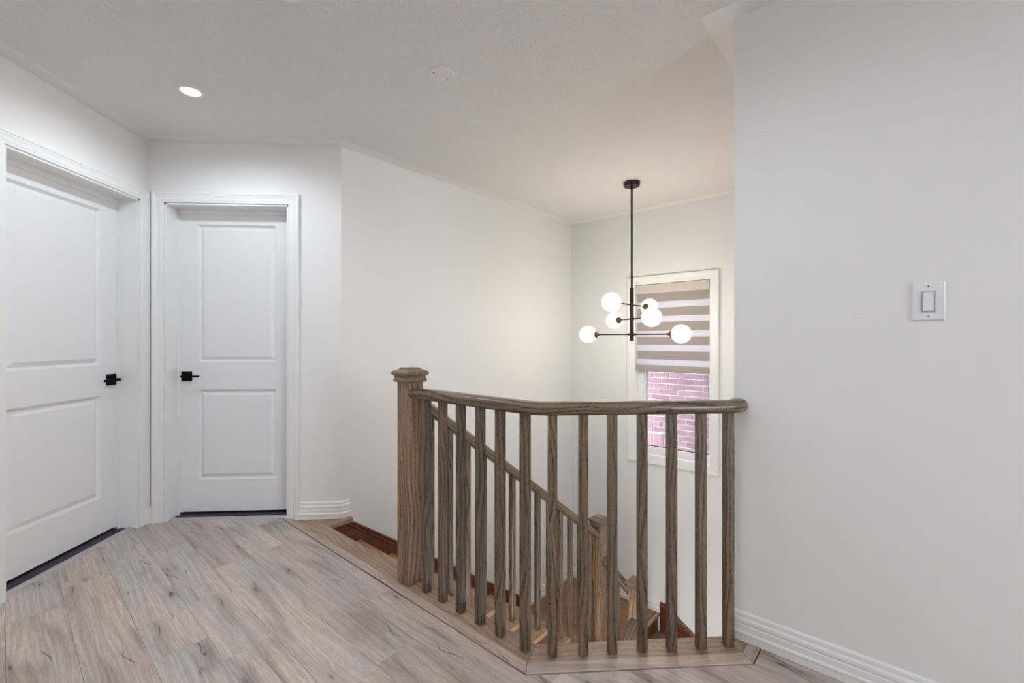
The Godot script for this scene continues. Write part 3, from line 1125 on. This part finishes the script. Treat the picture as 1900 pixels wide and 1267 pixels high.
func balustrade() -> void:
	var b := thing("landing_balustrade", "dark grey-brown oak balustrade with a capped newel round the stair opening", "railing")
	newel(b, P(UN, VN).x, P(UN, VN).z, 0.0, 1.037, PI / 4)
	for v in [-1.677, -1.562, -1.442, -1.323, -1.210, -1.082]:
		var p := P(1.306, v)
		baluster(b, p.x, p.z, 0.0, 0.896, PI / 4)
	for x in [0.257, 0.373, 0.483, 0.598, 0.712, 0.826]:
		baluster(b, x, -1.6565, 0.0, 0.896)
	baluster(b, 0.9385, -1.664, 0.0, 0.896)
	# handrail: two lengths joined end to end
	var y := 0.892
	var c1 := Vector3(UN / S2 - 1.660, y, -1.660)
	var t1 := Vector3(S2, 0, S2)
	var t2 := Vector3(1, 0, 0)
	var t3 := Vector3(S2, 0, -S2)
	var c2 := Vector3(-0.497 / S2 + 1.660, y, -1.660)
	var bend1 := [c1 - t1 * 0.05, c1 - t1 * 0.02 + t2 * 0.006, c1 + t2 * 0.02 - t1 * 0.006, c1 + t2 * 0.05]
	var bend2 := [c2 - t2 * 0.035, c2 - t2 * 0.014 + t3 * 0.004, c2 + t3 * 0.014 - t2 * 0.004, c2 + t3 * 0.035]
	rail(b, [P(UN, VN + 0.043, y)] + bend1 + [Vector3(0.695, y, -1.660)], M.rails[0])
	rail(b, [Vector3(0.6955, y, -1.660)] + bend2 + [P(UR, -0.497, y)], M.rails[1])
	rebase(b, Vector3(c1.x, 0, c1.z))


func stair_rail() -> void:
	var b := thing("stair_railing", "brown oak stair railing going down behind the balustrade to two capped newels", "railing", "", PI / 4)
	var sl := RISE / RUN
	var yt := func(u: float) -> float: return 0.862 - (u - 1.418) * sl - 0.0482 * 1.25
	rail(b, [Vector3(UN + 0.043, yt.call(UN + 0.043), VN), Vector3(3.060, yt.call(3.060), VN)], M.rails[2], "handrail", 1.25)
	for k in range(0, 13):
		var u := 1.435 + 0.126 * k
		var tread := int(floor((u - U1) / RUN)) + 1
		baluster(b, u, VN, -RISE * tread, yt.call(u) + 0.008)
	newel(b, 3.102, VN, LAND - 0.2, -0.215)
	newel(b, 3.102, -1.500, LAND2 - 0.1, -0.598)
	# short rail between the two newels
	var y3 := func(v: float) -> float: return -0.580 - (v + 1.77) * 0.71
	rail(b, [Vector3(3.102, y3.call(-1.771), -1.771), Vector3(3.102, y3.call(-1.543), -1.543)], M.rails[3], "handrail", 1.25)
	baluster(b, 3.102, -1.657, LAND - RISE, y3.call(-1.657) + 0.008)
	# rail of the flight below
	var y4 := func(u: float) -> float: return -0.93 - (3.06 - u) * sl
	rail(b, [Vector3(3.060, y4.call(3.06), -1.500), Vector3(1.9, y4.call(1.9), -1.500)], M.rails[3], "handrail", 1.25)
	for k in range(0, 7):
		var u := 2.975 - 0.126 * k
		var step := int(floor((3.10 - u) / RUN)) + 1
		baluster(b, u, -1.500, LAND2 - RISE * step, y4.call(u) + 0.008)
	rebase(b, Vector3(3.102, LAND, VN))


# ---------------------------------------------------------------- chandelier
func chandelier() -> void:
	var c := thing("chandelier", "dark bronze chandelier with six glowing white globes over the stairs", "chandelier")
	var o := Vector3(1.195, 0, -3.545)
	var st := mb()
	lathe(st, [[0.062, 2.405], [0.065, 2.409], [0.065, CEIL - 0.001]], o)
	var can := obj("canopy", st, M.bronze, c)
	for s in [-1.0, 1.0]:
		st = mb()
		lathe(st, [[0.0045, 2.400], [0.0045, 2.406]], o + Vector3(s * 0.035, 0, 0.02 * s), Vector3.UP, 10)
		obj("screw", st, M.brass, can)
	st = mb()
	tube(st, o + Vector3(0, 1.58, 0), o + Vector3(0, 2.406, 0), 0.008)
	lathe(st, [[0.010, 2.385], [0.010, 2.406]], o)
	obj("rod", st, M.bronze, c)
	st = mb()
	lathe(st, [[0.0135, 1.160], [0.0155, 1.162], [0.0155, 1.586], [0.0135, 1.588]], o)
	obj("stem", st, M.bronze, c)
	# each pair of arms: height, reach to the globe's middle (x right of the camera, z away)
	var yaw := deg_to_rad(3.68)
	var right := Vector3(cos(yaw), 0, sin(yaw))
	var away := Vector3(sin(yaw), 0, -cos(yaw))
	for a in [[1.452, -0.222, -0.26], [1.338, -0.072, 0.285], [1.214, -0.316, 0.22]]:
		for s in [1.0, -1.0]:
			var off: Vector3 = (right * a[1] + away * a[2]) * s
			var d := off.normalized()
			var m := o + Vector3(0, a[0], 0)
			var reach := off.length()
			var gr := 0.0735
			st = mb()
			tube(st, m + d * 0.010, m + d * (reach - gr - 0.012), 0.0055, 12)
			lathe(st, [[0.009, 0.012], [0.009, 0.030], [0.0055, 0.036]], m, d, 12)
			obj("arm", st, M.bronze, c)
			st = mb()
			lathe(st, [[0.008, reach - gr - 0.034], [0.010, reach - gr - 0.030], [0.010, reach - gr - 0.012], [0.024, reach - gr - 0.009], [0.0255, reach - gr - 0.005], [0.0255, reach - gr + 0.0025]], m, d, 20)
			obj("socket", st, M.brass, c)
			st = mb()
			var prof := []
			for k in range(0, 17):
				var t := PI * (0.06 + 0.94 * k / 16.0)
				prof.append([gr * sin(t) if k < 16 else 0.0005, -gr * cos(t)])
			lathe(st, prof, Vector3.ZERO, d, 28)
			var g := obj("globe", st, M.globe, c)
			g.position = m + off
			g.set_meta("label", "glowing white glass globe")
			var l := OmniLight3D.new()
			l.name = "globe_light"
			l.light_color = Color(1.0, 0.967, 0.912)
			l.light_energy = 0.081
			l.light_size = 0.07
			l.omni_range = 14.0
			l.omni_attenuation = 2.0
			l.shadow_enabled = true
			g.add_child(l, true)
	rebase(c, o + Vector3(0, 1.16, 0))


# ---------------------------------------------------------------- small fittings
func recessed_light(label: String, at: Vector3, energy := 0.68) -> void:
	var o := thing("recessed_light", label, "light", "recessed ceiling lights")
	var st := mb()
	lathe(st, [[0.044, -0.001], [0.046, -0.004], [0.054, -0.004], [0.057, -0.002], [0.057, 0.001]], at, Vector3.UP, 36, true, false)
	obj("trim_ring", st, M.plastic, o)
	st = mb()
	lathe(st, [[0.0005, -0.002], [0.045, -0.002], [0.045, 0.001]], at, Vector3.UP, 32, false)
	obj("lens", st, M.lens, o)
	var l := SpotLight3D.new()
	l.name = "downlight"
	l.position = at + Vector3(0, -0.012, 0)
	l.rotation.x = -PI / 2
	l.light_color = Color(0.95, 0.975, 1.0)
	l.light_energy = energy
	l.light_size = 0.045
	l.spot_range = 14.0
	l.spot_attenuation = 2.0
	l.spot_angle = 88.0
	l.spot_angle_attenuation = 0.6
	l.shadow_enabled = true
	o.add_child(l, true)
	rebase(o, at)


func small_things() -> void:
	recessed_light("small round recessed ceiling light glowing above the two doors", Vector3(-1.492, CEIL, -2.393))
	recessed_light("recessed ceiling light just above the frame, left of centre", P(0.68, -1.69, CEIL))
	recessed_light("recessed ceiling light overhead beside the right-hand wall", P(0.68, -0.55, CEIL))
	recessed_light("recessed ceiling light behind the camera near the left wall", Vector3(-1.2, CEIL, 0.5))
	recessed_light("recessed ceiling light behind the camera near the right-hand wall", Vector3(1.3, CEIL, 0.9))
	recessed_light("recessed ceiling light of the lower hall, under the landing by the stairs", P(0.75, -1.15, -0.30), 6.5)
	recessed_light("recessed ceiling light of the lower hall, beside the long stair wall", P(0.75, -2.25, -0.30), 6.5)
	# blank cover plate on the ceiling
	var c := thing("ceiling_cover", "flat white round cover plate with two screws on the ceiling", "cover plate")
	var at := Vector3(-0.203, CEIL, -2.169)
	var st := mb()
	lathe(st, [[0.066, -0.006], [0.069, -0.0045], [0.070, 0.001]], at, Vector3.UP, 40)
	obj("plate", st, M.cover, c)
	for s in [-1.0, 1.0]:
		st = mb()
		lathe(st, [[0.0035, -0.0075], [0.0045, -0.006], [0.0045, -0.004]], at + Vector3(0.030 * s, 0, -0.026 * s), Vector3.UP, 12)
		obj("screw", st, M.screw, c)
	rebase(c, at)
	# light switch
	var w := thing("light_switch", "white rocker light switch on the right-hand wall", "switch", "", PI / 4)
	var y := 1.291
	var v := 0.052
	st = mb()
	var rings := []
	for q in [[0.039, 0.060, 0.0], [0.039, 0.060, -0.002], [0.0355, 0.0565, -0.006], [0.0168, 0.0335, -0.006], [0.0168, 0.0335, 0.0]]:
		rings.append(PackedVector3Array([Vector3(UR + q[2], y - q[1], v - q[0]), Vector3(UR + q[2], y + q[1], v - q[0]), Vector3(UR + q[2], y + q[1], v + q[0]), Vector3(UR + q[2], y - q[1], v + q[0])]))
	loft(st, rings, true, false)
	obj("switch_plate", st, M.plastic, w)
	st = mb()
	var fo := [Vector3(UR - 0.003, y - 0.0325, v - 0.0158), Vector3(UR - 0.003, y - 0.0325, v + 0.0158), Vector3(UR - 0.003, y + 0.0325, v + 0.0158), Vector3(UR - 0.003, y + 0.0325, v - 0.0158)]
	loft(st, sweep_rings(fo, Vector3(-1, 0, 0), [[0.0, 0.0], [0.0, 0.0032], [-0.0018, 0.0032], [-0.0018, 0.0]], true), true, false)
	obj("switch_frame", st, M.plastic, w)
	st = mb()
	var ro := PackedVector3Array()
	var ri := PackedVector3Array()
	for q in [[-0.0295, 0.0080], [0.0, 0.0035], [0.0295, 0.0015], [0.0295, -0.006], [-0.0295, -0.006]]:
		ro.append(Vector3(UR - 0.006 - q[1], y + q[0], v - 0.0128))
		ri.append(Vector3(UR - 0.006 - q[1], y + q[0], v + 0.0128))
	loft(st, [ro, ri])
	obj("rocker", st, M.plastic, w)
	for s in [-1.0, 1.0]:
		st = mb()
		lathe(st, [[0.0022, 0.0], [0.0022, 0.0008], [0.0016, 0.0012]], Vector3(UR - 0.006, y + 0.0475 * s, v), Vector3(-1, 0, 0), 12)
		obj("screw", st, M.screw, w)
	rebase(w, Vector3(UR, y, v))
